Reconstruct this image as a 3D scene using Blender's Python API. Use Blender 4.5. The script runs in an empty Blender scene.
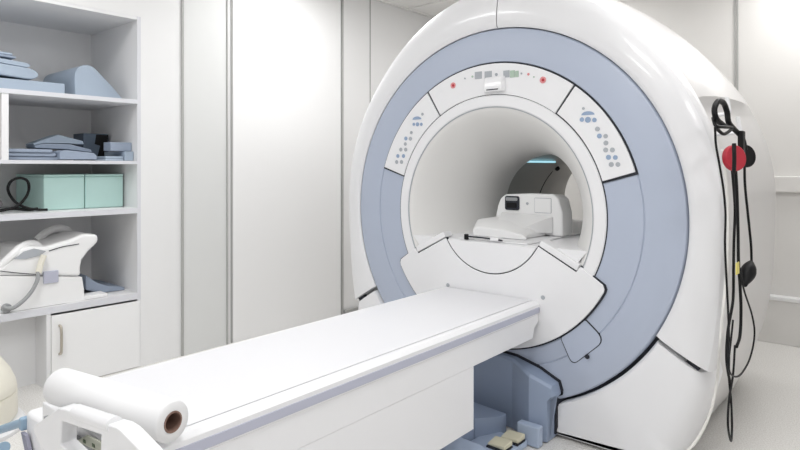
import bpy, bmesh, math, random
from mathutils import Vector, Matrix
PI = math.pi
random.seed(4)
S = bpy.context.scene
C = S.collection

# ------------------------------------------------------------------ camera
F, HOR, YAW = 600.0, 167.0, math.radians(40.57)
CX, CY, CZ = 1.604, -2.576, 1.25
ZC = 1.02                                   # height of the bore centre
cd = bpy.data.cameras.new('camera'); cam = bpy.data.objects.new('camera', cd); C.objects.link(cam)
cam.location = (CX, CY, CZ); cam.rotation_euler = (PI/2, 0, YAW)
cd.sensor_width = 36; cd.lens = 27.0; cd.shift_y = -(225-HOR)/800; cd.clip_start = .02
S.camera = cam
S.view_settings.view_transform = 'Standard'; S.view_settings.look = 'None'
S.view_settings.gamma = 1; S.view_settings.use_curve_mapping = False
S.view_settings.exposure = -0.33
w = bpy.data.worlds.new('world'); S.world = w; w.use_nodes = True
w.node_tree.nodes['Background'].inputs[0].default_value = (.9, .95, 1, 1)
w.node_tree.nodes['Background'].inputs[1].default_value = .3

CEIL = 2.74
LIGHTS = [(-1.2, -1.9, 19), (.9, -1.7, 17), (-1.35, .2, 15), (1.05, .25, 12), (.2, -3.3, 24), (-.6, 1.85, 9), (1.2, 2.08, 12), (2.5, -1.6, 17)]  # entrance-end and right-wall lamps are unseen, added as fill light
def area(loc, sx, sy, power, col=(.99, .995, 1)):
    l = bpy.data.lights.new('lamp', 'AREA'); l.shape = 'RECTANGLE'; l.size = sx; l.size_y = sy
    l.energy = power; l.color = col
    o = bpy.data.objects.new('lamp', l); C.objects.link(o); o.location = loc; return o
for x, y, p in LIGHTS: area((x, y, CEIL-.05), .56, .56, p)

# ------------------------------------------------------------------ helpers
def at(px, py, X=None, Y=None, Z=None):
    a = (px-400)/F; b = (HOR-py)/F; c, s = math.cos(YAW), math.sin(YAW)
    wv = Vector((a*c-s, a*s+c, b))
    t = (X-CX)/wv[0] if X is not None else (Y-CY)/wv[1] if Y is not None else (Z-CZ)/wv[2]
    return Vector((CX, CY, CZ)) + wv*t
def mat(name, col, rough=.45, metal=0, bump=0, bscale=60, spec=.5, noise=0, nscale=8, emit=0, coat=0, trans=0):
    m = bpy.data.materials.new(name); m.use_nodes = True; nt = m.node_tree; b = nt.nodes['Principled BSDF']
    b.inputs['Base Color'].default_value = (*col, 1); b.inputs['Roughness'].default_value = rough
    b.inputs['Metallic'].default_value = metal; b.inputs['Specular IOR Level'].default_value = spec
    b.inputs['Coat Weight'].default_value = coat
    if trans: b.inputs['Transmission Weight'].default_value = trans
    if emit:
        b.inputs['Emission Color'].default_value = (*col, 1); b.inputs['Emission Strength'].default_value = emit
    tc = nt.nodes.new('ShaderNodeTexCoord')
    if noise:
        n = nt.nodes.new('ShaderNodeTexNoise'); n.inputs['Scale'].default_value = nscale; n.inputs['Detail'].default_value = 4
        mx = nt.nodes.new('ShaderNodeMix'); mx.data_type = 'RGBA'
        mx.inputs[6].default_value = (*[max(0, c*(1-noise)) for c in col], 1); mx.inputs[7].default_value = (*[min(1, c*(1+noise)) for c in col], 1)
        nt.links.new(tc.outputs['Object'], n.inputs['Vector']); nt.links.new(n.outputs['Fac'], mx.inputs[0]); nt.links.new(mx.outputs[2], b.inputs['Base Color'])
    if bump:
        n = nt.nodes.new('ShaderNodeTexNoise'); n.inputs['Scale'].default_value = bscale
        bp = nt.nodes.new('ShaderNodeBump'); bp.inputs['Strength'].default_value = bump; bp.inputs['Distance'].default_value = .002
        nt.links.new(tc.outputs['Object'], n.inputs['Vector']); nt.links.new(n.outputs['Fac'], bp.inputs['Height']); nt.links.new(bp.outputs['Normal'], b.inputs['Normal'])
    return m
def g(r, gg, b):                            # sRGB 0-255 -> linear
    f = lambda c: (c/255/12.92) if c/255 <= .04045 else ((c/255+.055)/1.055)**2.4
    return (f(r), f(gg), f(b))
M = dict(
    wall=mat('wall_paint', g(240, 240, 240), .5, bump=.05, noise=.01),
    wallback=mat('back_wall_paint', g(228, 226, 223), .5, noise=.01),
    panel=mat('grey_wall_panel', g(226, 227, 226), .5, noise=.01),
    bright=mat('white_wall_panel', g(246, 246, 246), .4),
    seam=mat('seam_metal', g(178, 178, 176), .4, spec=.4),
    ceil=mat('ceiling_tile', g(240, 239, 237), .8, bump=.2, bscale=120),
    dark=mat('dark_gap', g(38, 41, 50), .7),
    black=mat('black_rubber', g(16, 16, 18), .5, spec=.25),
    white=mat('white_gantry_plastic', g(240, 240, 242), .3, coat=.3),
    white2=mat('white_panel_plastic', g(242, 242, 244), .4),
    shell=mat('pale_shell_plastic', g(224, 222, 221), .35, coat=.2),
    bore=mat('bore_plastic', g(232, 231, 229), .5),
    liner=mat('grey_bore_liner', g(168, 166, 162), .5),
    blue=mat('grey_blue_plastic', g(184, 193, 211), .4, noise=.01),
    dblue=mat('slate_blue_plastic', g(152, 166, 190), .4, noise=.02),
    lblue=mat('pale_blue_plastic', g(178, 192, 214), .45),
    lilac=mat('lilac_grey_strip', g(188, 190, 206), .4),
    grey=mat('button_grey', g(176, 180, 186), .5), bbtn=mat('button_blue', g(150, 170, 198), .5),
    lcd=mat('display_grey_green', g(176, 196, 180), .3), red=mat('stop_button_red', g(226, 150, 152), .5),
    foam=mat('blue_vinyl', g(168, 182, 198), .6, noise=.06, nscale=5, bump=.15, bscale=30),
    foam2=mat('grey_blue_vinyl', g(150, 162, 180), .6, noise=.05, nscale=5),
    dteal=mat('dark_slate_card', g(92, 106, 122), .6),
    teal=mat('aqua_foam', g(204, 238, 232), .5, noise=.05, nscale=7),
    teal2=mat('deep_aqua_foam', g(70, 165, 140), .5, noise=.05, nscale=7),
    shelf=mat('shelf_laminate', g(240, 240, 241), .45), edge=mat('shelf_edge', g(222, 223, 228), .45),
    coil=mat('coil_plastic', g(244, 244, 244), .4), cable=mat('grey_cable', g(158, 160, 162), .5),
    steel=mat('brushed_steel', g(190, 182, 170), .3, metal=.6),
    paper=mat('white_paper', g(234, 234, 235), .8, bump=.1, bscale=20),
    sheet=mat('white_vinyl_mat', g(224, 224, 227), .5, bump=.05, bscale=8),
    card=mat('brown_cardboard', g(136, 108, 96), .8, noise=.1),
    cream=mat('cream_plastic', g(240, 236, 222), .45), pedal=mat('cream_pedal', g(222, 216, 190), .5),
    bluet=mat('light_blue_tube', g(150, 176, 198), .4), strap=mat('mauve_grey_strap', g(150, 150, 166), .6),
    redpad=mat('red_ear_pad', g(180, 36, 54), .5), label=mat('label_card', g(214, 216, 200), .6), green=mat('label_green', g(110, 126, 100), .6),
    yellow=mat('yellow_tag', g(232, 218, 120), .5), wcable=mat('white_cable', g(236, 234, 230), .5),
    cyan=mat('cyan_lamp', (.45, .85, 1.0), .5, emit=1.1), lamp=mat('lamp_diffuser', (1, .98, .95), .5, emit=2.5),
)
# speckled vinyl floor
def floor_mat():
    m = mat('speckled_vinyl', g(216, 212, 206), .35); nt = m.node_tree; b = nt.nodes['Principled BSDF']
    tc = nt.nodes.new('ShaderNodeTexCoord'); n = nt.nodes.new('ShaderNodeTexNoise'); n.inputs['Scale'].default_value = 150; n.inputs['Detail'].default_value = 3
    r = nt.nodes.new('ShaderNodeValToRGB'); r.color_ramp.elements[0].position = .38; r.color_ramp.elements[0].color = (*g(220, 217, 213), 1)
    r.color_ramp.elements[1].position = .62; r.color_ramp.elements[1].color = (*g(240, 239, 236), 1)
    nt.links.new(tc.outputs['Object'], n.inputs['Vector']); nt.links.new(n.outputs['Fac'], r.inputs[0]); nt.links.new(r.outputs[0], b.inputs['Base Color'])
    return m
M['floor'] = floor_mat()

def obj(name, bm, m, parent=None, bevel=0, seg=2, angle=35, smooth=True):
    bmesh.ops.remove_doubles(bm, verts=bm.verts, dist=1e-6)
    bmesh.ops.recalc_face_normals(bm, faces=bm.faces)
    me = bpy.data.meshes.new(name); bm.to_mesh(me); bm.free()
    me.materials.append(m)
    if smooth:
        me.polygons.foreach_set('use_smooth', [True]*len(me.polygons)); me.set_sharp_from_angle(angle=math.radians(angle))
    o = bpy.data.objects.new(name, me); C.objects.link(o)
    if parent:
        o.parent = parent
        if parent.type == 'EMPTY': o.matrix_parent_inverse = Matrix.Translation(-parent.location)
    if bevel:
        b = o.modifiers.new('bevel', 'BEVEL'); b.width = bevel; b.segments = seg; b.limit_method = 'ANGLE'; b.angle_limit = math.radians(angle); b.harden_normals = True
    return o
def thing(name, label, cat, loc=(0, 0, 0), group=None):
    o = bpy.data.objects.new(name, None); C.objects.link(o); o.location = loc; o.empty_display_size = .1
    tag(o, label, cat, group); return o
def tag(o, label, cat, group=None):
    o['label'] = label; o['category'] = cat
    if group: o['group'] = group
    return o
def struct(name, bm, m, bevel=0):
    o = obj(name, bm, m, bevel=bevel, smooth=False); o['kind'] = 'structure'; return o
def box(bm, x0, x1, y0, y1, z0, z1):
    v = [bm.verts.new((x, y, z)) for x in (x0, x1) for y in (y0, y1) for z in (z0, z1)]
    for f in ((0, 1, 3, 2), (4, 6, 7, 5), (0, 4, 5, 1), (2, 3, 7, 6), (0, 2, 6, 4), (1, 5, 7, 3)): bm.faces.new([v[i] for i in f])
    return v
def B(*a):
    bm = bmesh.new(); box(bm, *a); return bm
def loft(bm, rings, cu=True, cap=True):
    vs = [[bm.verts.new(p) for p in r] for r in rings]
    for a, b in zip(vs, vs[1:]):
        n = len(a)
        for i in range(n if cu else n-1):
            bm.faces.new((a[i], a[(i+1) % n], b[(i+1) % n], b[i]))
    if cap: bm.faces.new(vs[0]); bm.faces.new(vs[-1][::-1])
    return bm
def prism(pts, f0, f1):                     # pts 2D; f0,f1 map (a,b)->3D
    return loft(bmesh.new(), [[f0(*p) for p in pts], [f1(*p) for p in pts]])
def pol(r, a, y): return Vector((r*math.cos(a), y, ZC+r*math.sin(a)))
def frange(a, b, n): return [a+(b-a)*i/n for i in range(n+1)]
def arcband(r0, r1, a0, a1, y0, y1, n=24):  # solid sector, degrees
    bm = bmesh.new(); rings = []
    for d in frange(a0, a1, n):
        a = math.radians(d); rings.append([pol(r0, a, y0), pol(r1, a, y0), pol(r1, a, y1), pol(r0, a, y1)])
    return loft(bm, rings)
def lathe(prof, n=128, closed=False):       # about the bore axis
    bm = bmesh.new(); rings = [[pol(r, 2*PI*i/n, y) for r, y in prof] for i in range(n)]
    vs = [[bm.verts.new(p) for p in r] for r in rings]; k = len(prof)
    for i in range(n):
        a, b = vs[i], vs[(i+1) % n]
        for j in range(k if closed else k-1): bm.faces.new((a[j], a[(j+1) % k], b[(j+1) % k], b[j]))
    return bm
def catmull(P, sub=8):
    P = [Vector(p) for p in P]; Q = [P[0]*2-P[1]]+P+[P[-1]*2-P[-2]]; out = []
    for i in range(1, len(Q)-2):
        a, b, c, d = Q[i-1:i+3]
        for k in range(sub):
            t = k/sub; out.append(.5*((2*b)+(c-a)*t+(2*a-5*b+4*c-d)*t*t+(3*b-a-3*c+d)*t**3))
    out.append(P[-1]); return out
def tube(P, r, n=10, sub=8, bm=None, smooth=True, r2=None):
    bm = bm or bmesh.new(); P = catmull(P, sub) if smooth else [Vector(p) for p in P]
    rings = []; up = None
    for i, p in enumerate(P):
        t = (P[min(i+1, len(P)-1)]-P[max(i-1, 0)]).normalized()
        if up is None: up = t.orthogonal().normalized()
        up = (up-t*up.dot(t)).normalized(); s = t.cross(up)
        rr = r if r2 is None else r+(r2-r)*i/(len(P)-1)
        rings.append([p+(up*math.cos(2*PI*k/n)+s*math.sin(2*PI*k/n))*rr for k in range(n)])
    return loft(bm, rings)
def disc(c, nrm, r, h, n=20, bm=None):
    nrm = Vector(nrm).normalized(); u = nrm.orthogonal().normalized(); v = nrm.cross(u); c = Vector(c); bm = bm or bmesh.new()
    return loft(bm, [[c+nrm*k+(u*math.cos(2*PI*i/n)+v*math.sin(2*PI*i/n))*r for i in range(n)] for k in (0, h)])
def rect_loop(cx, cz, wx, wz, r, n=5):      # rounded rectangle in 2D
    out = []
    for qx, qz, a0 in ((1, 1, 0), (-1, 1, 90), (-1, -1, 180), (1, -1, 270)):
        for k in range(n+1):
            a = math.radians(a0+90*k/n); out.append((cx+qx*(wx/2-r)+r*math.cos(a), cz+qz*(wz/2-r)+r*math.sin(a)))
    return out

# ------------------------------------------------------------------ setting
WL, WB, WR, WF = -2.08, 2.45, 3.3, -4.6     # left, back, right, front
struct('floor', B(WL-.9, WR+.1, WF-.1, WB+.1, -.1, 0), M['floor'])
struct('ceiling', B(WL-.1, WR+.1, WF-.1, WB+.1, CEIL+.02, CEIL+.12), M['ceil'])
bm = bmesh.new()                            # ceiling grid bars
for i in range(9):
    x = WL+.02+.66*i; 
    if x < WR: box(bm, x-.012, x+.012, WF, WB, CEIL+.008, CEIL+.02)
for i in range(12):
    y = WB-.02-.62*i
    if y > WF: box(bm, WL, WR, y-.012, y+.012, CEIL+.006, CEIL+.02)
struct('trim_1', bm, M['ceil'])
CAB0, CAB1, CABT = -3.0, -.775, 2.19        # cabinet cavity along Y and its top
bm = bmesh.new()
box(bm, WL-.1, WL, CAB1, WB+.1, 0, CEIL+.02)
box(bm, WL-.1, WL, CAB0, CAB1, CABT, CEIL+.02)
box(bm, WL-.1, WL, WF-.1, CAB0, 0, CEIL+.02)
struct('wall_left', bm, M['wall'])
struct('wall_back', B(WL, WR, WB, WB+.1, 0, CEIL+.02), M['wallback'])
struct('wall_right', B(WR, WR+.1, WF, WB, 0, CEIL+.02), M['wall'])
struct('wall_front', B(WL, WR, WF-.1, WF, 0, CEIL+.02), M['wall'])
# flat panels and raised seams on the left wall
struct('trim_2', B(WL, WL+.004, -.49, -.155, .0, CEIL), M['panel'])
struct('trim_3', B(WL, WL+.012, -.11, .945, .0, CEIL), M['bright'], .002)
for i, (y, ww, dp) in enumerate(((-.495, .016, .012), (-.155, .012, .012), (-.118, .010, .010), (.962, .016, .02), (1.315, .01, .006))):
    struct('trim_%d' % (4+i), B(WL, WL+dp, y-ww/2, y+ww/2, 0, CEIL), M['seam'], .002)
struct('baseboard_left', B(WL+.012, WL+.03, .98, WB, 0, .035), M['seam'])
# back wall seams, rail and plinth
for i, x in enumerate((.590, .608, -.345, 1.56)):
    struct('trim_%d' % (9+i), B(x-.006, x+.006, WB-.006, WB, .33, CEIL), M['seam'])
struct('trim_13', B(.0, WR, WB-.045, WB, 1.07, 1.185), M['wallback'], .008)
bm = B(.0, WR, WB-.07, WB, 0, .305); struct('baseboard_back', bm, M['wallback'], .004)
struct('trim_14', B(.0, WR, WB-.078, WB, .305, .335), M['wall'], .006)

# ceiling lamps
for i, (x, y, p) in enumerate(LIGHTS):
    names = ['over the table foot', 'over the camera side of the table', 'between scanner and left wall', 'over the right side of the scanner', 'added as unseen fill near the entrance end', 'in the left rear corner behind the scanner', 'in the right rear corner behind the scanner', 'added as unseen fill beside the right wall']
    t = thing('ceiling_light', 'square recessed ceiling light ' + names[i], 'ceiling light', (x, y, CEIL+.02), 'square ceiling lights')
    bm = bmesh.new()
    for a in ((-.31, .31, -.31, -.29), (-.31, .31, .29, .31), (-.31, -.29, -.29, .29), (.29, .31, -.29, .29)):
        box(bm, x+a[0], x+a[1], y+a[2], y+a[3], CEIL-.012, CEIL+.02)
    obj('frame', bm, M['white2'], t); obj('diffuser', B(x-.29, x+.29, y-.29, y+.29, CEIL, CEIL+.018), M['lamp'], t)

# ------------------------------------------------------------------ built-in shelving
XF, XB = -2.082, -2.76
cab = thing('shelving_unit', 'tall white built-in shelving unit with a low cupboard door at the left wall', 'shelving', (XF, -1.9, 0))
obj('back_panel', B(XB-.02, XB, CAB0, CAB1, 0, CABT), M['shelf'], cab)
obj('side_panel', B(XB, XF, CAB1-.02, CAB1, 0, CABT), M['shelf'], cab)
obj('side_panel', B(XB, XF, CAB0, CAB0+.02, 0, CABT), M['shelf'], cab)
obj('top_panel', B(XB, XF, CAB0+.02, CAB1-.02, CABT-.02, CABT), M['shelf'], cab)
SH = {1: (1.645, 1.67), 2: (1.268, 1.288), 3: (.962, .995), 4: (.425, .465)}
for k, (a, b) in SH.items():
    s = obj('shelf', B(XB, XF, CAB0+.02, CAB1-.02, a, b), M['shelf'], cab)
    e = obj('edge_band', B(XF, XF+.004, CAB0+.02, CAB1-.0225, a, b), M['edge'], s)
obj('edge_band', B(XF, XF+.004, CAB1-.022, CAB1, .42, CABT), M['edge'], cab)
obj('divider', B(XB, XF, -1.53, -1.497, SH[2][1], SH[1][0]), M['shelf'], cab)
obj('divider', B(XB, XF, -1.312, -1.29, 0.0, SH[4][0]), M['shelf'], cab)
obj('recessed_panel', B(-2.27, -2.25, -2.18, -1.312, 0.0, SH[4][0]), M['shelf'], cab)
obj('divider', B(XB, XF, -2.2, -2.18, 0.0, SH[4][0]), M['shelf'], cab)
d = obj('door', B(XF-.012, XF+.006, -1.288, -.783, .003, .412), M['bright'], cab, .002)
h0, h1 = .19, .352
obj('handle', tube([(XF+.006, -1.247, h0), (XF+.03, -1.247, h0+.012), (XF+.036, -1.247, (h0+h1)/2), (XF+.03, -1.247, h1-.012), (XF+.006, -1.247, h1)], .007), M['steel'], d)

def yz(pts, x0, x1, b=.004, name='x', m=None, parent=None):   # YZ outline extruded along X
    return obj(name, prism(pts, lambda a, c: (x0, a, c), lambda a, c: (x1, a, c)), m, parent, b)
Z1 = SH[1][1]+.001
# bolster with a round top and a sloping side
P = [(-1.115, Z1), (-1.118, Z1+.10)]
for k in range(13):
    a = math.radians(180-130*k/12); P.append((-1.045+.072*math.cos(a), Z1+.125+.072*math.sin(a)))
P += [(-.90, Z1+.085), (-.84, Z1+.02), (-.828, Z1)]
o = yz(P, -2.72, -2.2, .006, 'bolster', M['foam'])
tag(o, 'large grey-blue wedge bolster with a rounded top on the top shelf', 'bolster')
o = obj('foam_block', B(-2.62, -2.2, -1.80, -1.172, Z1, Z1+.07), M['foam'], bevel=.006); tag(o, 'flat grey-blue foam slab under the stacked pads on the top shelf', 'foam block')
def pillow(name, x0, x1, y0, y1, z0, z1, rr, m, tilt=0):
    pts = []
    for sy, sz, a0 in ((1, 1, 90), (1, -1, 0), ):
        pass
    h = z1-z0; n = 8; pts = [(y0, z0), (y0, z1)]
    for k in range(n+1):
        a = math.radians(90-180*k/n); pts.append((y1-rr+rr*math.cos(a)*1.0, (z0+z1)/2+h/2*math.sin(a)))
    if tilt: pts = [(a, c+(a-y1)*tilt) for a, c in pts]
    return yz(pts, x0, x1, min(.008, h*.3), name, m)
tag(pillow('foam_pad', -2.66, -2.19, -1.8, -1.315, Z1+.072, Z1+.135, .06, M['foam'], -.07), 'thick rounded blue pad lying directly on the foam slab', 'pad')
tag(pillow('foam_pad', -2.6, -2.2, -1.8, -1.355, Z1+.140, Z1+.165, .03, M['foam'], -.08), 'thin blue pad above the thick rounded pad', 'pad')
tag(pillow('foam_pad', -2.6, -2.22, -1.8, -1.42, Z1+.186, Z1+.200, .01, M['foam2'], -.05), 'thin grey-blue pad second from the top of the top-shelf stack', 'pad')
tag(pillow('foam_pad', -2.6, -2.24, -1.8, -1.43, Z1+.204, Z1+.218, .01, M['foam'], -.05), 'topmost thin grey-blue pad of the top-shelf stack', 'pad')

# second shelf
Z2 = SH[2][1]+.001
for k in range(3):
    tag(pillow('folded_pad', -2.5, -2.2+.01*k, -1.49, -1.2-.022*k, Z2+.001+k*.021, Z2+.021+k*.021, .012, M['foam2']), ['lowest folded slate-blue pad beside the divider on the second shelf', 'middle folded slate-blue pad beside the divider on the second shelf', 'top folded slate-blue pad beside the divider on the second shelf'][k], 'pad', 'folded pads by the divider')
def slab(px, X, depth, z0, lab, m):           # leaning foam slabs, outline facing the room
    pts = [(at(x, y, X=X).y, max(z0, at(x, y, X=X).z)) for x, y in px]
    tag(yz(pts, X-depth, X, .004, 'wedge_cushion', m), lab, 'cushion')
slab([(60, 159.5), (60, 152), (66, 150), (94, 153), (97, 156), (97, 159.5)], -2.16, .26, Z2, 'lowest slate-blue wedge cushion in the middle of the second shelf', M['foam2'])
slab([(34, 146), (44, 143.6), (70, 144.2), (91, 149.5), (92, 152.5), (66, 149.3), (36, 148)], -2.28, .15, Z2, 'middle slate-blue wedge cushion in the leaning stack on the second shelf', M['foam2'])
slab([(33, 143.5), (58, 134.5), (83, 141), (84, 144.5), (71, 143.7), (44, 143.2), (34, 145.5)], -2.30, .13, Z2, 'topmost slate-blue wedge cushion in the stack on the second shelf', M['foam'])
t = thing('document_box', 'upright dark slate box with a black mark standing on the second shelf', 'box', (-2.45, -.95, Z2))
obj('box_body', B(-2.60, -2.44, -.974, -.815, Z2, Z2+.178), M['dteal'], t, .003)
bm = bmesh.new()
v = [(-.895, .172), (-.818, .172), (-.835, .0), (-.895, .0), (-.87, .10), (-.905, .11)]
obj('black_mark', prism(v, lambda a, c: (-2.4395, a, Z2+c), lambda a, c: (-2.437, a, Z2+c)), M['black'], t)
for k in range(2):
    o = obj('foam_tile', B(-2.28, -2.14, -.965, -.856, Z2+k*.014, Z2+.013+k*.014), M['foam'], bevel=.002); tag(o, ['lower of two thin pale blue foam tiles in front of the dark box', 'upper of two thin pale blue foam tiles in front of the dark box'][k], 'foam tile', 'thin foam tiles')
o = obj('foam_block', B(-2.42, -2.125, -.853, -.798, Z2, Z2+.058), M['foam'], bevel=.003); tag(o, 'lower grey-blue foam block at the right end of the second shelf', 'foam block', 'stacked foam blocks')
o = obj('foam_block', B(-2.25, -2.15, -.93, -.798, Z2+.060, Z2+.115), M['foam2'], bevel=.003); tag(o, 'upper grey-blue foam block at the right end of the second shelf', 'foam block', 'stacked foam blocks')
o = obj('black_pouch', pillow('tmp', -2.45, -2.35, -1.49, -1.42, Z2+.066, Z2+.09, .02, M['black']).data and B(-2.46, -2.36, -1.488, -1.43, Z2+.066, Z2+.092), M['black'], bevel=.01, seg=3); tag(o, 'small black pouch on the folded pads beside the divider', 'pouch')
bpy.data.objects.remove(bpy.data.objects['tmp'])

# third shelf: aqua foam boxes, black cable loop, grey-pink bag
Z3 = SH[3][1]+.001
for y0, y1, lab in ((-1.27, -1.043, 'left aqua foam box on the third shelf, behind the black cable loop'), (-1.039, -.806, 'right aqua foam box on the third shelf, next to the side panel')):
    t = thing('foam_box', lab, 'foam box', (-2.55, (y0+y1)/2, Z3), 'aqua foam boxes')
    obj('box_body', B(-2.72, -2.25, y0, y1, Z3, Z3+.195), M['teal'], t, .006)
    obj('lid', B(-2.72, -2.248, y0+.0005, y1-.0005, Z3+.1955, Z3+.209), M['teal'], t, .003)
xl = -2.19
loop = [at(px, py, X=xl) for px, py in ((47, 210), (36, 209.5), (24, 207), (15, 201), (9, 190), (11, 181), (19, 178), (27, 181), (30, 189), (27, 197), (18, 205), (9, 208.5), (0, 211), (-14, 211.5))]
for p in loop: p.z = max(p.z, Z3+.008)
loop = [Vector((p.x+.02*math.sin(i*1.3), p.y, p.z)) for i, p in enumerate(loop)]
tag(obj('cable', tube(loop, .0075), M['black']), 'thick black cable standing in a loop in front of the aqua boxes', 'cable')
bm = tube([at(-6, 213.5, X=-2.2), at(12, 210, X=-2.18), at(28, 211, X=-2.2), at(38, 210, X=-2.19)], .009)
for v in bm.verts: v.co.z += .007
o = obj('cable', bm, M['black']); tag(o, 'flat coil of black cable lying at the foot of the standing loop', 'cable')
bm = bmesh.new(); bmesh.ops.create_uvsphere(bm, u_segments=20, v_segments=12, radius=1)
for v in bm.verts: v.co = Vector((-2.42+v.co.x*.1, -1.56+v.co.y*.13, Z3+max(-.0, .04+v.co.z*.055)))
o = obj('soft_bag', bm, mat('mauve_cloth', g(170, 160, 164), .8)); tag(o, 'small mauve-grey soft bag at the left end of the third shelf', 'bag')

# fourth shelf: head coil with cable and clip, blue cushion behind
Z4 = SH[4][1]+.001
coil = thing('head_coil', 'white head coil with moulded cushions and grey cable on the lowest open shelf', 'medical coil', (-2.4, -1.3, Z4))
# lower body
def vz(px, py, X=-2.1000): p = at(px, py, X=X); return (p.y, p.z)
low = [vz(-40, 326), vz(-40, 270), vz(0, 276), vz(82, 277), vz(84, 290), vz(84.5, 299), vz(84, 303), vz(66, 305.5), vz(66, 303)]
low = [(a, max(c, Z4)) for a, c in low]
yz(low, -2.52, -2.1000, .006, 'lower_shell', M['coil'], coil)
q0 = vz(84, 291); q1 = vz(108, 294)
obj('front_tongue', B(-2.20, -2.10, q0[0]-.004, q1[0], Z4, Z4+.022), M['coil'], coil, .006)
up = [vz(-40, 276), vz(-40, 262), vz(0, 268), vz(14, 256), vz(22, 248), vz(30, 246.5), vz(46, 247), vz(70, 240), vz(84, 234), vz(99, 234.5), vz(99.5, 242), vz(90, 251), vz(83, 260), vz(81.5, 268), vz(82, 276.5)]
yz(up, -2.5, -2.1050, .02, 'upper_shell', M['coil'], coil)
# two raised cushion arches with a grey hollow between them
def coilring(x, pts, r): return tube([Vector((x+dx, *vz(px, py))) for px, py, dx in pts], r, 10)
obj('cushion_rim', coilring(-2.1300, [(2, 267, 0), (14, 255, .01), (26, 247, -.02), (38, 245, -.05), (46, 249, -.06)], .022), M['coil'], coil)
obj('cushion_rim', coilring(-2.40, [(56, 244, 0), (66, 236, 0), (76, 232, 0), (86, 233, 0), (90, 240, 0)], .024), M['coil'], coil)
hol = [vz(14, 259, -2.1030), vz(24, 251.5, -2.1030), (vz(34, 248.5, -2.1030)), vz(46, 251, -2.1030), vz(40, 255.5, -2.1030), vz(26, 259, -2.1030)]
yz(hol, -2.1055, -2.1000, .0, 'hollow', M['grey'], coil)
obj('seam_line', tube([Vector((-2.0980, *vz(px, py, -2.0980))) for px, py in ((0, 271), (18, 273), (36, 274.5))], .0022), M['dark'], coil)
obj('slot', tube([Vector((-2.1030, *vz(px, py, -2.1030))) for px, py in ((49, 251), (62, 247), (79, 244))], .0024), M['dark'], coil)
obj('clip', B(-2.1100, -2.0900, vz(43, 270)[0], vz(58, 270)[0], vz(50, 283)[1], vz(50, 271)[1]), M['lilac'], coil, .003)
pl = obj('cable_plug', tube([Vector((-2.0800, *vz(px, py, -2.0800))) for px, py in ((44, 255), (41, 263), (38.5, 273))], .016), M['cream'], coil)
obj('cable', tube([Vector((-2.0750+dx, *vz(px, py, -2.0700))) for px, py, dx in ((38.5, 272, 0), (37, 280, .01), (31, 291, .015), (22, 301, .015), (12, 308, .01), (5, 308, -.01))], .0105), M['cable'], coil)
obj('cable_boot', disc((-2.1050, *vz(6, 308)), (1, 0, 0), .025, .022), M['cable'], coil, .004)
cu = [vz(86, 275, -2.22), vz(91, 279, -2.22), vz(98, 283, -2.22), vz(108, 286, -2.22), vz(126, 287, -2.22), vz(131, 290, -2.22), vz(122, 294, -2.22), vz(100, 293, -2.22), vz(86, 290, -2.22)]
o = yz([(min(a+.0, -.81), max(c, Z4)) for a, c in cu], -2.60, -2.22, .004, 'blue_cushion', M['foam2']); tag(o, 'flat slate-blue cushion poking out behind the white head coil', 'cushion')

# ------------------------------------------------------------------ scanner
mri = thing('mri_scanner', 'huge white scanner with a blue-grey ring around its bore', 'MRI scanner', (0, .7, 0))
# outline of front cover and body as function of angle (deg), right side mirrored
def interp(T, x):
    for (a, va), (b, vb) in zip(T, T[1:]):
        if a <= x <= b: return va+(vb-va)*(x-a)/(b-a)
    return T[0][1] if x < T[0][0] else T[-1][1]
def smooth_interp(T, x):
    if x <= T[0][0]: return T[0][1]
    if x >= T[-1][0]: return T[-1][1]
    for i in range(len(T)-1):
        a, va = T[i]; b, vb = T[i+1]
        if a <= x <= b:
            pa, vpa = T[i-1] if i > 0 else (a-(b-a), va); nb, vnb = T[i+2] if i+2 < len(T) else (b+(b-a), vb)
            m0 = (vb-vpa)/(b-pa)*(b-a); m1 = (vnb-va)/(nb-a)*(b-a); t = (x-a)/(b-a)
            return (2*t**3-3*t*t+1)*va+(t**3-2*t*t+t)*m0+(-2*t**3+3*t*t)*vb+(t**3-t*t)*m1
SIDE = [(0, .855), (.12, .905), (.27, .955), (.42, .995), (.6, 1.022), (.8, 1.036), (1.02, 1.042)]
TOPR = [(0, 1.042), (15, 1.052), (30, 1.062), (45, 1.075), (60, 1.105), (75, 1.135), (90, 1.15)]
TOPB = [(0, 1.058), (15, 1.073), (30, 1.088), (45, 1.098), (60, 1.14), (75, 1.195), (90, 1.225)]
def outline(d, body=0, k=1.0, dr=0):        # d degrees from -90..270 -> (x,z) offset point
    dd = d if d <= 90 else 180-d; sgn = 1 if d <= 90 else -1
    if dd >= 0:
        r = smooth_interp(TOPR, dd)*(1-body)+smooth_interp(TOPB, dd)*body
        r = r*k+dr; return sgn*r*math.cos(math.radians(dd)), ZC+r*math.sin(math.radians(dd))
    a = math.radians(dd); ext = .016*body    # ray from centre meeting the side curve
    lo, hi = 0.0, 1.6
    for _ in range(26):
        mid = (lo+hi)/2; x = mid*math.cos(a); z = ZC+mid*math.sin(a)
        lim = smooth_interp(SIDE, max(z, 0))+ext*min(1, max(0, z/.6))
        if z < 0.015 or x > lim: hi = mid
        else: lo = mid
    r = lo*k+dr; z = ZC+r*math.sin(a)
    if z < .015: r *= (ZC-.015)/(ZC-z) if ZC-z > 0 else 1
    return sgn*r*math.cos(a), ZC+r*math.sin(a)
def ring_at(y, angs, body=0, k=1.0, dr=0, fn=None):
    return [Vector((*(lambda p: (p[0], y, p[1]))(outline(d, body, k, dr(d) if callable(dr) else dr)),)) for d in angs]
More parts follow.
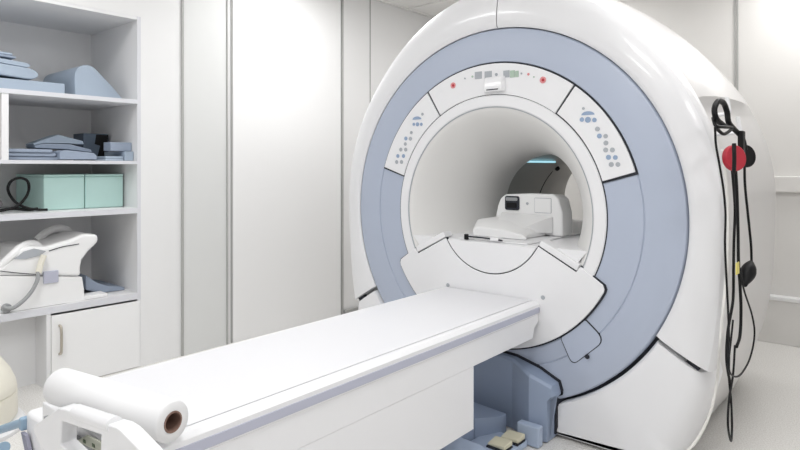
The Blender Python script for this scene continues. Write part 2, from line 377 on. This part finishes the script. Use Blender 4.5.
# blue front ring (slightly raised disc) with a concentric step
def ringpart(name, prof, m, n=160): return obj(name, lathe(prof, n, True), m, mri, angle=30)
blue = ringpart('blue_ring', [(.592, -.004), (.745, -.004), (.747, -.0005), (.750, -.0005), (.753, -.006), (.80, -.007), (.898, -.004), (.911, .002), (.917, .014), (.918, .07), (.592, .07)], M['blue'])
obj('ring_gap', lathe([(.90, .05), (.945, .05), (.955, .16), (.905, .16)], 160, True), M['dark'], mri)
# white inner ring, thin dark lines and bore
ringpart('inner_ring', [(.530, -.010), (.536, -.014), (.583, -.014), (.589, -.009), (.590, .05), (.530, .05)], M['white2'])
obj('ring_seam', lathe([(.588, -.0065), (.5935, -.0065), (.5935, .0), (.588, .0)], 160, True), M['dark'], mri)
obj('lip_seam', lathe([(.5262, -.0105), (.5302, -.0135), (.5302, -.004), (.5262, -.004)], 160, True), M['grey'], mri)
prof = [(.5285, -.008), (.522, -.006), (.505, .006), (.47, .05), (.43, .115), (.39, .20), (.355, .30), (.328, .40), (.31, .50), (.304, .60), (.304, .66), (.32, .66), (.34, .5), (.45, .14), (.5285, .06)]
ringpart('bore_flare', prof, M['bore'])
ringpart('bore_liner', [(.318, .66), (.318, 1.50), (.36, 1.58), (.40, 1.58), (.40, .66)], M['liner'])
# bore light strip and small cable inside the tunnel
bm = bmesh.new()
a = math.radians(121); c = pol(.309, a, 0)
box(bm, c.x-.008, c.x+.008, .66, 1.02, c.z-.008, c.z+.003)
obj('bore_light', bm, M['cyan'], mri, .003)
cb = [at(557, 166, X=-.23), at(552, 172, X=-.25), at(545, 182, X=-.27), at(540, 193, X=-.275), at(539, 200, X=-.275)]
obj('bore_cable', tube(cb, .0028), M['black'], mri)
bm = disc(at(556, 166.5, X=-.235), (.6, -.4, -.6), .016, .03); obj('bore_socket', bm, M['black'], mri, .003)

# front cover: two upper halves, split left/right at the top, ending at a radial joint
def cover(name, a0, a1, m=M['white'], n=90):
    angs = frange(a0, a1, n); bm = bmesh.new()
    prof = []
    for d in angs:
        a = math.radians(d); X1, Z1_ = outline(d); R1 = math.hypot(X1, Z1_-ZC); aa = math.atan2(Z1_-ZC, X1)
        col = []
        for f, y in ((0, .03), (.0, .006), (.05, -.001), (.15, -.006), (.35, -.006), (.6, .0), (.8, .010), (.93, .026), (.99, .05), (1.0, .09), (.99, .12), (.9, .12), (.0, .10)):
            r = .921+(R1-.921)*f; col.append(Vector((r*math.cos(aa), y, ZC+r*math.sin(aa))))
        prof.append(col)
    return obj(name, loft(bm, prof), m, mri, angle=28)
cover('front_cover', -30.6, 87.9); cover('front_cover', 88.25, 210.6)
# lower skirts: flat front with rounded outer corner, floor edge
def skirt(sgn):
    bm = bmesh.new(); angs = frange(-72.5, -32.0, 44); rings = []
    for d in angs:
        X1, Zq = outline(d); a = math.radians(d); R1 = math.hypot(X1, Zq-ZC)-max(0, (d+34)/2.4)*.035
        col = []
        R0 = .931
        for f, y in ((0, .12), (0, .02), (.035, .004), (.09, .0), (.5, .0), (.70, .004), (.83, .016), (.93, .042), (.985, .085), (1.0, .15), (1.0, .24), (.97, .30), (.9, .30)):
            r = R0+(R1-R0)*f
            if Zq < .03 and f > .5:           # bottom edge: stay flat to the floor
                y = .0 if f < .99 else y; 
            col.append(Vector((sgn*max(.352-(d+72.5)*0, r*math.cos(a))+sgn*(d+72.5)*1e-4, y, ZC+r*math.sin(a))))
        rings.append(col)
    return obj('lower_skirt', loft(bm, rings), M['white2'], mri, angle=30)
skirt(1); skirt(-1)
# joint gap backing
for s in (0, 1):
    a0, a1 = (-31.7, -30.5) if not s else (210.5, 211.7)
    obj('joint_gap', arcband(.93, 1.06, a0-1.2*(1-s)-.3, a1+.3+1.2*s, .05, .20, 3), M['cable'], mri)
    obj('joint_gap', arcband(1.06, 1.115, a0-1.6*(1-s)-.5, a1+.5+1.6*s, .03, .20, 3), M['dark'], mri)
# main body
SECT = [(.125, .0, 1.0, -.045), (.2, .25, 1.0, -.022), (.35, .65, 1.0, -.008), (.55, .85, 1.0, .0), (.8, 1.0, 1.0, .0), (1.0, 1.0, 1.0, -.002), (1.2, 1.0, 1.0, -.02), (1.38, .95, 1.0, -.06), (1.5, .9, 1.0, -.13), (1.56, .85, 1.0, -.22)]
angs = [-90+360*i/240 for i in range(240)]
def step(d):                                 # the upper body stands proud of the side panel
    dd = d if d <= 90 else 180-d
    return 1 if dd > 29.5 else (0 if dd < 28 else (dd-28)/1.5)
rings = []
for y, bd, k, dr in SECT:
    ext = .034 if y > .13 else .02
    if y > .9: ext *= max(0, 1-(y-.9)/.25)
    rings.append(ring_at(y, angs, bd, k, lambda d: dr+(ext*(step(d)-.55) if ext else 0)))
bm = bmesh.new(); loft(bm, rings, cap=False)
# rear annulus to the tunnel
last = rings[-1]; inner = [pol(.38, math.radians(d), 1.57) for d in angs]
loft(bm, [last, inner], cap=False)
loft(bm, [rings[0], [pol(.96, math.radians(d), .125) for d in angs]], cap=False)
obj('body_shell', bm, M['shell'], mri, angle=32)

# console panels
def console(name, a0, a1, r0=.5915):
    p = obj(name, arcband(r0, .7435, a0, a1, -.016, .0, 40), M['white2'], mri, .003); return p
obj('console_gap', arcband(.590, .750, 15.4, 162.7, -.0085, .0, 90), M['dark'], mri)
pr = console('console_panel', 16.3, 53.0, .5962); pc = console('console_panel', 53.8, 121.3); plft = console('console_panel', 122.1, 162.0)
def btn(parent, px, py, r=.011, m='grey', sq=None, name='button'):
    r *= .88
    c = at(px, py, Y=-.016)
    if sq: o = obj(name, B(c.x-sq[0]/2, c.x+sq[0]/2, -.0185, -.0155, c.z-sq[1]/2, c.z+sq[1]/2), M[m], parent, .001)
    else: o = obj(name, disc((c.x, -.0155, c.z), (0, -1, 0), r, .003, 16), M[m], parent)
    return o
def dome(parent, px, py, r):
    c = at(px, py, Y=-.016); pts = [(c.x+r*math.cos(PI*k/12), c.z+r*.55*math.sin(PI*k/12)) for k in range(13)]
    obj('button', prism(pts, lambda a, b: (a, -.0185, b), lambda a, b: (a, -.0155, b)), M['bbtn'], parent)
dome(pr, 588, 115, .030); btn(pr, 583.5, 108.5, .007, 'grey')
for q, m_ in (((582, 119.6), 'bbtn'), ((588, 119.8), 'bbtn'), ((594.5, 120), 'bbtn')): btn(pr, *q, .0115 if q[0] != 588 else .015, m_)
for px, py, r, m_ in ((597.5, 129, .012, 'grey'), (599.5, 136, .012, 'bbtn'), (605.7, 136.2, .011, 'grey'), (606, 143, .012, 'grey'), (605.8, 150, .012, 'grey'), (612.5, 150, .012, 'grey'), (608.6, 157.3, .0125, 'bbtn'), (615.4, 157.5, .0115, 'bbtn'), (611.4, 164.5, .0125, 'grey'), (618, 164.5, .0115, 'grey')): btn(pr, px, py, r, m_)
dome(plft, 417, 119.5, .030); btn(plft, 422.5, 114.2, .009)
for px, py, r, m_ in ((414, 124.3, .010, 'bbtn'), (417.6, 124.3, .013, 'bbtn'), (421.4, 124.3, .010, 'bbtn'), (411.4, 132.6, .010, 'grey'), (406, 138.5, .0125, 'bbtn'), (410.5, 138.7, .0125, 'grey'), (405.4, 144, .011, 'grey'), (401, 149.6, .0125, 'grey'), (405.8, 149.6, .0125, 'grey'), (398, 156, .0125, 'bbtn'), (403.6, 156, .0125, 'bbtn'), (396.8, 162, .0125, 'grey'), (401.6, 162, .0125, 'grey')): btn(plft, px, py, r, m_)
for px, py, sq, m_ in ((478.5, 75.3, (.042, .036), 'grey'), (488.3, 74.8, (.042, .036), 'grey'), (506.5, 74, (.034, .034), 'grey'), (512.5, 74, (.026, .034), 'lcd'), (517, 74, (.018, .03), 'lcd')): btn(pc, px, py, m=m_, sq=sq, name='display')
for px, py, r, m_ in ((496.4, 74.6, .009, 'grey'), (465, 78.5, .005, 'grey'), (472.5, 76.6, .006, 'lcd'), (521.5, 73.5, .005, 'grey'), (528.5, 74.3, .007, 'red'), (534, 77, .004, 'lcd')): btn(pc, px, py, r, m_)
for px, py in ((453.2, 85.5), (543, 80)):
    o = btn(pc, px, py, .018, 'red'); c = at(px, py, Y=-.019); obj('button_centre', disc((c.x, -.0184, c.z), (0, -1, 0), .007, .002, 14), M['redpad'], o)
# moulded visor above the bore
c0 = at(484.5, 90, Y=-.016); c1 = at(506.5, 90, Y=-.016)
vis = [(c0.x+.004, -.012), (c0.x+.012, -.045), (c1.x-.012, -.045), (c1.x-.004, -.012)]
obj('visor', loft(bmesh.new(), [[(x, y, c0.z-.015) for x, y in vis], [(x, y, c0.z+.03) for x, y in vis], [(x, max(y, -.03), c0.z+.06) for x, y in vis]]), M['white'], mri, .006)
obj('visor_slot', B(c0.x+.03, c1.x-.03, -.0465, -.045, c0.z-.008, c0.z-.003), M['dark'], mri)

# fan shaped docking panel below the bore, U notch, deck behind
def pp(r, d): return (r*math.cos(math.radians(d)), ZC+r*math.sin(math.radians(d)))
def fan_outline(r1, r0, g_=0):
    H = [pp(r1, -(28.6)), pp(r1-.004, -27.4+g_), pp(r1-.018, -26.2+g_), pp(.52, -24.2+g_), pp(.515, -28.0+g_), pp(r0, -28.2+g_)]
    arc = [pp(r1, d) for d in frange(-150, -30, 60)]; mir = lambda P: [(-x, z) for x, z in P]
    return arc+H+[pp(r0, d) for d in frange(-31, -149, 40)]+mir(H)[::-1]
def tri_prism(P, y0, y1, name, m, parent, bev=0):
    return obj(name, prism(P, lambda a, b: (a, y0, b), lambda a, b: (a, y1, b)), m, parent, bev)
FY = -.022
tri_prism(fan_outline(.668, .2985, .3), FY+.010, -.001, 'panel_gap', M['dark'], mri)
fan = tri_prism(fan_outline(.661, .3025), FY, FY+.0095, 'docking_panel', M['white2'], mri, .005)
# deck under the patient cradle, continuing into the bore
dk = [(-.60, .715), (-.24, .885), (-.235, .86)]+[(.235, .86), (.24, .885), (.60, .715), (.3, .66), (-.3, .66)]
def scal(t): return [(x*(1-t*.45), z) for x, z in dk]
bm = bmesh.new()
def clipx(P, lim): return [(max(-lim, min(lim, x)), ZC-math.sqrt(max(.0, lim*lim-0))*0+z) for x, z in P]
def deck_ring(y, r):                         # flat-topped chord inside the bore of radius r
    zt = .875; hw = math.sqrt(max(.001, r*r-(ZC-zt)**2))
    return [Vector((-hw, y, zt)), Vector((hw, y, zt)), Vector((hw*.9, y, zt-.06)), Vector((-hw*.9, y, zt-.06))]
loft(bm, [deck_ring(y, r) for y, r in ((-.005, .525), (.06, .49), (.10, .47), (.20, .42), (.35, .365), (.55, .315), (.66, .312), (1.5, .312))])
obj('bore_deck', bm, M['white2'], mri, .003)
for s in (1, -1):                            # sloping shoulders above the docking panel
    P = [(s*x, z) for x, z in (pp(.304, -27.2), pp(.304, -21.5), pp(.515, -23.6), pp(.515, -27.3))]
    obj('deck_shoulder', prism(P, lambda a, b: (a, FY, b), lambda a, b: (a, .05, b)), M['white2'], mri, .005)
# holes where the table engages
for px, py in ((448, 285), (543, 297.5)):
    c = at(px, py, Y=FY); obj('docking_hole', disc((c.x, FY+.0005, c.z), (0, -1, 0), .010, .003, 14), M['grey'], mri)
# cradle end cap in the notch
bm = bmesh.new(); P = [(.2975*math.cos(math.radians(d)), ZC+.2975*math.sin(math.radians(d))) for d in frange(180+30, 360-30, 40)]
cr = thing('patient_cradle', 'white curved patient cradle parked inside the bore opening', 'cradle', (0, .3, .74))
obj('end_cap', prism(P, lambda a, b: (a, FY+.002, b), lambda a, b: (a, -.006, b)), M['white2'], cr, .003)
obj('cradle_top', B(-.20, .20, .0, 1.3, .8755, .884), M['white2'], cr, .003)
bm = tube([(-.16, .01, .880), (-.155, .0, .892), (-.10, -.012, .894), (-.02, -.012, .893), (.07, -.012, .888)], .004); obj('latch_bar', bm, M['dark'], cr)
obj('latch', B(-.155, -.135, -.016, .0, .877, .905), M['black'], cr, .003)
obj('latch', B(.0, .05, -.016, .004, .884, .900), M['white2'], cr, .003)

# access flap in the blue ring
def round_poly(P, rad):
    out = []; n = len(P)
    for i in range(n):
        p = Vector(P[i]); a = (Vector(P[i-1])-p).normalized(); b = (Vector(P[(i+1) % n])-p).normalized(); r = rad[i]
        for k in range(7):
            t = k/6; q0 = p+a*r; q1 = p+b*r; out.append(tuple(q0*(1-t)**2+p*2*t*(1-t)+q1*t*t))
    return out
FP = [(lambda v: (v.x, v.z))(at(px, py, Y=-.01)) for px, py in ((561, 338), (585, 320), (604.5, 340.5), (572.5, 365))]
def flap(P, rad, y0): return prism(round_poly(P, rad), lambda a, b: (a, y0, b), lambda a, b: (a, .02, b))
cfx = sum(p[0] for p in FP)/4; cfz = sum(p[1] for p in FP)/4
obj('flap_gap', flap([(cfx+(x-cfx)*1.05, cfz+(z-cfz)*1.05) for x, z in FP], (.01, .01, .05, .04), -.0085), M['dark'], mri)
fl = obj('access_flap', flap(FP, (.01, .01, .048, .038), -.0105), M['blue'], mri)
c = at(587.5, 356.5, Y=-.011); obj('flap_latch', disc((c.x, -.012, c.z), (0, -1, 0), .010, .006, 12), M['dark'], fl)

# blue docking column under the docking panel
def hprism(plan, tops, z0, name, m, parent, bev=.004):
    bm = bmesh.new(); lo = [bm.verts.new((x, y, z0)) for x, y in plan]; hi = [bm.verts.new((x, y, t)) for (x, y), t in zip(plan, tops)]
    n = len(plan)
    for i in range(n): bm.faces.new((lo[i], lo[(i+1) % n], hi[(i+1) % n], hi[i]))
    bm.faces.new(lo[::-1]); bm.faces.new(hi)
    bmesh.ops.triangulate(bm, faces=[f for f in bm.faces if len(f.verts) > 4])
    return obj(name, bm, m, parent, bev)
xs = [-.378, -.365, -.27, -.15, 0, .15, .27, .365, .378]; ys = [-.058, -.085, -.115, -.055, -.045, -.055, -.115, -.085, -.058]; zt = [.22, .262, .305, .335, .345, .335, .305, .262, .22]
bm = bmesh.new()
fr = list(zip(xs, ys, zt)); rings = []
for x, y, z in fr:
    xl_ = max(-.345, min(.345, x))
    rings.append([Vector((xl_, y, .005)), Vector((xl_, y, .19)), Vector((x, y, .215)), Vector((x, y, z-.012)), Vector((x, y+.012, z)), Vector((x, .03, z)), Vector((x, .03, .215)), Vector((xl_, .03, .19)), Vector((xl_, .03, .005))])
loft(bm, rings); dock = obj('docking_column', bm, M['dblue'], mri, .003, angle=20)
bm = bmesh.new(); loft(bm, [[Vector((x*.93, -.012, .02)), Vector((x*.93, -.012, .19)), Vector((x*1.025, -.012, .21)), Vector((x*1.025, -.012, z+.010)), Vector((x*1.025, .06, z+.010)), Vector((x*1.025, .06, .21)), Vector((x*.93, .06, .19)), Vector((x*.93, .06, .02))] for x, y, z in fr]); obj('column_gap', bm, M['dark'], mri)

# ------------------------------------------------------------------ dock base on the floor
base = thing('docking_base', 'slate-blue floor docking base with cream foot pedals between table and scanner', 'docking base', (0, -.4, 0))
hprism([(-.16, -.125), (-.16, -.30), (.10, -.30), (.16, -.17), (.16, -.125)], [.115, .115, .115, .10, .10], .002, 'base_block', M['dblue'], base)
obj('rail', B(-.12, .10, -1.7, -.303, .002, .075), M['dblue'], base, .006)
obj('rail_slot', B(.065, .078, -1.6, -.40, .0745, .0765), M['dark'], base)
obj('side_arm', B(.235, .345, -.165, -.12, .002, .095), M['lblue'], base, .008)
obj('pedal_tray', B(.102, .295, -.50, -.17, .002, .03), M['lblue'], base, .006)
for k, (x, y) in enumerate(((.245, -.212), (.235, -.305))):
    pd = hprism([(x-.044, y-.036), (x+.044, y-.036), (x+.044, y+.032), (x-.044, y+.032)], [.048, .055, .062, .058], .037, 'foot_pedal', M['pedal'], base, .006)
    obj('pedal_mount', B(x-.046, x+.046, y-.042, y+.028, .0305, .0368), M['dark'], base)
hprism([(.12, -.62), (.26, -.62), (.275, -.44), (.21, -.42), (.12, -.46)], [.10, .075, .06, .075, .10], .0305, 'cover_plate', M['lblue'], base, .008)

# ------------------------------------------------------------------ patient table
tb = thing('patient_table', 'long white patient table with a lilac edge strip docked to the scanner', 'patient table', (0, 0, 0))
HW = .272; ZT = .622; YE = -1.93
P = [(-HW, .462), (-HW, .562), (-HW-.004, .565), (-HW-.004, .61), (-HW+.012, ZT), (HW-.012, ZT), (HW+.004, .61), (HW+.004, .565), (HW, .562), (HW, .462)]
rings = []
def tring(y, zlow): return [Vector((x, y, max(z, zlow))) for x, z in P]
bm = bmesh.new(); loft(bm, [tring(-.0275, .545), tring(-.029, .53), tring(-.075, .505), tring(-.088, .462), tring(YE, .462)]); obj('tabletop', bm, M['white'], tb, .004)
for s in (1, -1): obj('edge_strip', B(*(sorted((s*(HW+.001), s*(HW+.0065)))), YE+.01, -.031, .570, .597), M['lilac'], tb, .002)
obj('cushion', B(-.238, .238, -1.915, -.035, ZT, ZT+.0035), M['sheet'], tb, .003)
obj('pedestal', B(-HW, HW, -1.78, -.59, .215, .4618), M['white'], tb)
obj('pedestal_base', B(-.2, .2, -1.7, -.72, .08, .214), M['dblue'], tb, .004)
# foot end
obj('recess_panel', B(-.22, .26, -1.966, -1.956, .25, .575), M['cable'], tb)
obj('foot_block', B(-HW+.01, HW-.01, -1.955, YE-.0005, .30, .600), M['white'], tb, .004, 2)
def V(px, py, Y=-2.005): p = at(px, py, Y=Y); return (p.x, p.z)
O = [V(66, 452), V(50, 443), V(46, 436), V(42, 428), V(40, 419), V(52, 410), V(64, 401), V(70, 402), V(108, 416), V(117, 418.5), V(126, 425), V(150, 451), V(152, 470), V(104, 474), V(84, 462)]
I = [V(67, 414), V(104, 427), V(103, 462), V(80, 450), V(66, 436)]
def with_hole(O, I, y0, y1):
    import mathutils
    bm = bmesh.new()
    for y in (y0, y1):
        polys = mathutils.geometry.tessellate_polygon([[Vector((x, z, 0)) for x, z in O], [Vector((x, z, 0)) for x, z in I]])
        vs = [bm.verts.new((x, y, z)) for x, z in O+I]
        for t in polys: bm.faces.new([vs[i] for i in t])
        if y == y0: A = vs
    n = len(O); k = len(I)
    for i in range(n): bm.faces.new((A[i], A[(i+1) % n], vs[(i+1) % n], vs[i]))
    for i in range(k): bm.faces.new((A[n+i], A[n+(i+1) % k], vs[n+(i+1) % k], vs[n+i]))
    return bm
br = obj('grip_bracket', with_hole(O, I, -2.032, -1.994), M['white'], tb, .008, 3)
P = [V(70, 408.5, -2.017), V(105, 421.5, -2.017)]
obj('grip_bar', tube([(P[0][0], -2.017, P[0][1]), (P[1][0], -2.017, P[1][1])], .018, smooth=False, n=16), M['white'], br)
LQ = [V(px, py, -1.97) for px, py in ((71, 437), (80, 431.5), (103, 443), (99, 451))]
pl = obj('label_plate', prism(LQ, lambda a, b: (a, -1.971, b), lambda a, b: (a, -1.9665, b)), M['label'], tb)
for k in range(3):
    q = V(79+8.5*k, 437.5+4.2*k, -1.97); obj('label_mark', B(q[0]-.008, q[0]+.004, -1.9725, -1.971, q[1]-.003, q[1]+.004), M['green'], pl)
# corner block and push handle on the left
k0 = V(26, 440, -1.925); k1 = V(48, 405, -1.925)
obj('corner_block', B(k0[0], k1[0]+.04, -1.93, -1.842, .2, V(40, 407, -1.9)[1]), M['white2'], tb, .016, 4)
hp = [at(-30, 436, Y=-1.925), at(0, 426, Y=-1.925), at(26, 417, Y=-1.925)]
ph = obj('push_handle', tube(hp, .013, 16), M['bluet'], tb)
obj('handle_joint', B(hp[2].x-.012, hp[2].x+.012, -1.945, -1.905, hp[2].z-.024, hp[2].z+.014), M['bluet'], tb, .006)
hp2 = [at(-40, 452, Y=-2.0), at(-16, 448, Y=-2.0), at(3, 443, Y=-2.0)]
obj('push_handle', tube(hp2, .016, 16), M['bluet'], tb)
a = at(27, 428, Y=-1.93); b = at(36, 470, Y=-1.93)
tb.rotation_euler.z = 0
obj('strap', loft(bmesh.new(), [[(a.x-.015, -1.945, a.z), (a.x+.02, -1.945, a.z), (a.x+.02, -1.935, a.z), (a.x-.015, -1.935, a.z)], [(b.x-.02, -1.945, b.z), (b.x+.015, -1.945, b.z), (b.x+.015, -1.935, b.z), (b.x-.02, -1.935, b.z)]]), M['strap'], tb)

# paper roll (the whole table stands turned by about one degree)
tb.rotation_euler.z = math.radians(1.0)
A = at(60, 386, Z=ZT+.051); Bv = at(173, 422, Z=ZT+.051)
roll = thing('paper_roll', 'white paper roll with a brown core lying across the foot of the table', 'paper roll', (0.04, -1.87, ZT))
ax = (Bv-A).normalized(); u = ax.cross(Vector((0, 0, 1))).normalized(); v = u.cross(ax)
n = 40; rs = []
for p, r in ((A+ax*.004, .022), (A, .024), (A, .042), (A+ax*.004, .0465), (Bv-ax*.004, .0465), (Bv, .043), (Bv, .0245), (Bv-ax*.1, .0245)):
    rs.append([p+(u*math.cos(2*PI*k/n)+v*math.sin(2*PI*k/n))*r for k in range(n)])
obj('paper', loft(bmesh.new(), rs), M['paper'], roll, angle=50)
rs = [[p+(u*math.cos(2*PI*k/n)+v*math.sin(2*PI*k/n))*r for k in range(n)] for p, r in ((Bv-ax*.095, .024), (Bv+ax*.0015, .024), (Bv+ax*.0015, .0205), (Bv-ax*.095, .0205))]
obj('cardboard_core', loft(bmesh.new(), rs), M['card'], roll)

# ------------------------------------------------------------------ coil in the bore
hc = thing('head_coil', 'white head and neck coil with a dark connector inside the scanner bore', 'medical coil', (0, .4, .884))
Zb = .885
def hxz(px, py, Y=.35): p = at(px, py, Y=Y); return (p.x, p.z)
fp = [hxz(494, 222), hxz(497, 206), hxz(500, 198), hxz(505, 194), hxz(530, 193.2), hxz(553, 194), hxz(558, 198), hxz(562, 212), hxz(562.5, 226)]
cxm = sum(p[0] for p in fp)/len(fp)
r0 = [(x, z) for x, z in fp]; lowl = [(fp[-1][0], Zb), (fp[0][0], Zb)]
full = fp+lowl
bk = [(x*.86+.02, z-.01 if z > Zb+.01 else z) for x, z in full]
bm = loft(bmesh.new(), [[(x, .35, z) for x, z in full], [(x, .50, z) for x, z in bk]]); obj('coil_body', bm, M['coil'], hc, .012, 3)
sd = [(.352, fp[-1][1]-.05), (.70, fp[-1][1]-.06)]
c = hxz(512.5, 203); cn = obj('connector', prism(rect_loop(c[0], c[1], .088, .078, .012), lambda a, b: (a, .342, b), lambda a, b: (a, .352, b)), M['dark'], hc, .002)
obj('connector_lip', prism(rect_loop(c[0], c[1]+.022, .072, .018, .006), lambda a, b: (a, .337, b), lambda a, b: (a, .3415, b)), M['cable'], cn)
obj('connector_pins', prism(rect_loop(c[0], c[1]-.012, .062, .028, .006), lambda a, b: (a, .339, b), lambda a, b: (a, .3415, b)), M['black'], cn)
c = hxz(543, 205.5); bm = bmesh.new()
obj('square_panel', prism(rect_loop(c[0], c[1], .098, .080, .004), lambda a, b: (a, .348, b), lambda a, b: (a, .352, b)), M['grey'], hc)
obj('square_panel', prism(rect_loop(c[0], c[1], .093, .075, .003), lambda a, b: (a, .346, b), lambda a, b: (a, .3478, b)), M['coil'], hc)
c = hxz(527.5, 203.5); obj('knob', disc((c[0], .3495, c[1]), (0, -1, 0), .007, .004, 12), M['grey'], hc)
# tray with rounded left shoulder and sloping wedge
tp = [at(478, 222, Y=.20), at(492, 218, Y=.28)]
T = [(-.205, Zb), (-.21, Zb+.05), (-.195, Zb+.078), (-.17, Zb+.086), (-.02, Zb+.076), (.085, Zb+.045), (.11, Zb+.02), (.11, Zb)]
bm = loft(bmesh.new(), [[(x+.03, .10, Zb+(z-Zb)*.55) for x, z in T], [(x, .17, z) for x, z in T], [(x+.01, .348, Zb+(z-Zb)*1.05) for x, z in T]]); obj('head_tray', bm, M['coil'], hc, .012, 3)
bm = loft(bmesh.new(), [[(-.07, .15, Zb+.06), (.05, .15, Zb+.035), (.04, .15, Zb+.03), (-.06, .15, Zb+.03)], [(-.15, .347, 1.0), (.16, .347, .99), (.16, .347, .9), (-.15, .347, .9)]]); obj('chin_wedge', bm, M['coil'], hc, .006)

# ------------------------------------------------------------------ cables on the side of the scanner
XS = 1.085
hk = [(727, 100, 1.03), (737.5, 119, 1.06)]
for i, (px, py, X) in enumerate(hk):
    p = at(px, py, X=X); o = obj('hook', tube([Vector((.98, p.y, p.z-.06)), Vector((X, p.y, p.z-.055)), Vector((X+.008, p.y, p.z-.04)), Vector((X, p.y, p.z+.01))], .008), M['white'])
    tag(o, ['upper white hook on the scanner side holding the black headband', 'lower white hook behind the red earpad'][i], 'hook')
hd = thing('headphones', 'black headphones with red round pads hanging on the scanner side', 'headphones', at(733, 150, X=XS))
bandp = [at(px, py, X=X) for px, py, X in ((724, 126, 1.08), (716.5, 119, 1.075), (714.5, 109, 1.07), (718, 101.5, 1.07), (723.5, 103, 1.07), (727, 112, 1.075), (728.5, 122, 1.08), (733, 128, 1.085), (742, 138, 1.09), (745, 150, 1.095))]
obj('headband', tube(bandp, .010), M['black'], hd)
for px, py, X, m_, nm in ((731.5, 158.5, 1.115, 'redpad', 'ear_pad'), (743, 156.5, 1.08, 'black', 'ear_cup')):
    p = at(px, py, X=X); obj(nm, disc(p, (.82, -.52, .1), .046, .022, 28), M[m_], hd, .006)
p = at(732, 158.5, X=1.14); obj('pad_spoke', tube([p+Vector((.008, -.01, .05)), p+Vector((.01, -.015, 0)), p+Vector((.008, -.01, -.05))], .0065), M['black'], hd)
p = at(741.5, 140, X=1.10); obj('slider', B(p.x-.01, p.x+.01, p.y-.02, p.y+.02, p.z-.06, p.z+.035), M['black'], hd, .004)
bm = tube([at(713, 118, X=1.06), at(716, 126, X=1.08), at(724, 127, X=1.09), at(732, 128, X=1.09), at(724, 134, X=1.09), at(716, 128, X=1.08)], .006); obj('tangle', bm, M['black'], hd)
def cab_(pts, r, lab, m='black', grp='cables on the scanner side', X=XS):
    P = [at(px, py, X=(q[0] if q else X)) for px, py, *q in pts]
    o = obj('cable', tube(P, r*.8), M[m]); tag(o, lab, 'cable', grp); return o
CR = .8
cab_([(715, 127), (716, 145), (719.5, 165), (723.5, 190), (725.5, 215), (725, 245), (726.5, 280), (728.5, 320), (729, 350), (729, 378), (731, 400), (732, 425), (731, 441, 1.10), (728, 425, 1.11), (729, 400, 1.10), (733, 375), (735, 345)], .0048, 'leftmost long black cable hanging from the hooks nearly to the floor')
cab_([(732, 168, 1.10), (733.5, 185, 1.10), (735, 210), (734, 240), (733.5, 270), (733, 300), (728, 330), (726.5, 355), (728, 372), (731, 385)], .0062, 'thick black cable hanging from the red earpad')
cab_([(735.5, 168, 1.12), (737, 195, 1.12), (738, 230, 1.11), (738.5, 262, 1.11), (740, 285, 1.11), (741, 310, 1.11), (740, 335, 1.11), (736.5, 347, 1.11)], .0068, 'black cable with a yellow tag hanging in the middle of the bunch')
cab_([(740, 268, 1.12), (744, 290, 1.12), (752, 315, 1.12), (754.5, 335, 1.12), (750, 358, 1.12), (741, 374, 1.12), (733, 376, 1.12), (728.5, 366, 1.12), (731, 340, 1.12), (733, 320, 1.12)], .0042, 'thin black cable swinging out in a loop to the right')
p = [(744.5, 163), (745, 185), (748, 215), (751, 245), (751.5, 262)]
sb = thing('squeeze_bulb', 'black rubber squeeze bulb on its own cable at the right of the cable bunch', 'squeeze bulb', at(747, 277, X=XS))
obj('cord', tube([at(a, b, X=1.10) for a, b in p], .0048), M['black'], sb)
pa = at(751, 262, X=1.10); pb = at(744.5, 285, X=1.10); P = [pa.lerp(pb, k/10) for k in range(11)]
bm = bmesh.new(); rings = []
t_ = (pb-pa).normalized(); u_ = t_.orthogonal().normalized(); v_ = t_.cross(u_)
for k, p_ in enumerate(P):
    r = (.009, .016, .022, .027, .029, .029, .027, .023, .018, .013, .010)[k]; rings.append([p_+(u_*math.cos(2*PI*i/16)+v_*math.sin(2*PI*i/16))*r for i in range(16)])
obj('bulb', loft(bm, rings), M['black'], sb)
p = at(737.5, 268, X=1.125); o = obj('cable_tag', B(p.x-.002, p.x+.002, p.y-.022, p.y+.022, p.z-.022, p.z+.02), M['yellow'], bevel=.001); tag(o, 'small yellow tag tied to the middle black cable', 'tag')
o = obj('cable', tube([at(722, 150, X=1.055), at(727.5, 200, X=1.06), at(727.5, 260, X=1.06), at(722, 320, X=1.055), at(719.5, 350, X=1.05), at(717, 380, Y=.05), at(711, 410, Y=.02), at(700, 435, Y=-.02), at(688, 450, Y=-.05), at(670, 462, Y=-.08)], .0055), M['wcable']); tag(o, 'thin white cable running down the scanner edge to the floor', 'cable')

# ------------------------------------------------------------------ cream bin on the floor by the shelving
px0 = at(17, 425, X=-1.85)
bx, by, R = -1.80, -1.80, .25
bn = thing('bin', 'cream plastic bin with a domed lid on the floor below the shelves', 'bin', (bx, by, 0))
def lathez(prof, n=48):
    bm = bmesh.new(); return loft(bm, [[(bx+r*math.cos(2*PI*k/n), by+r*math.sin(2*PI*k/n), z) for k in range(n)] for r, z in prof])
obj('bin_body', lathez([(R-.01, .045), (R, .06), (R-.002, .165), (R-.012, .172)]), M['cream'], bn)
obj('lid', lathez([(R-.004, .174), (R-.002, .180), (R-.008, .215), (R-.03, .27), (R-.07, .33), (R-.13, .38), (.02, .405)]), M['cream'], bn, angle=60)
obj('base_plate', lathez([(R+.03, .0), (R+.035, .02), (R+.02, .042), (R-.02, .044)]), M['white2'], bn)
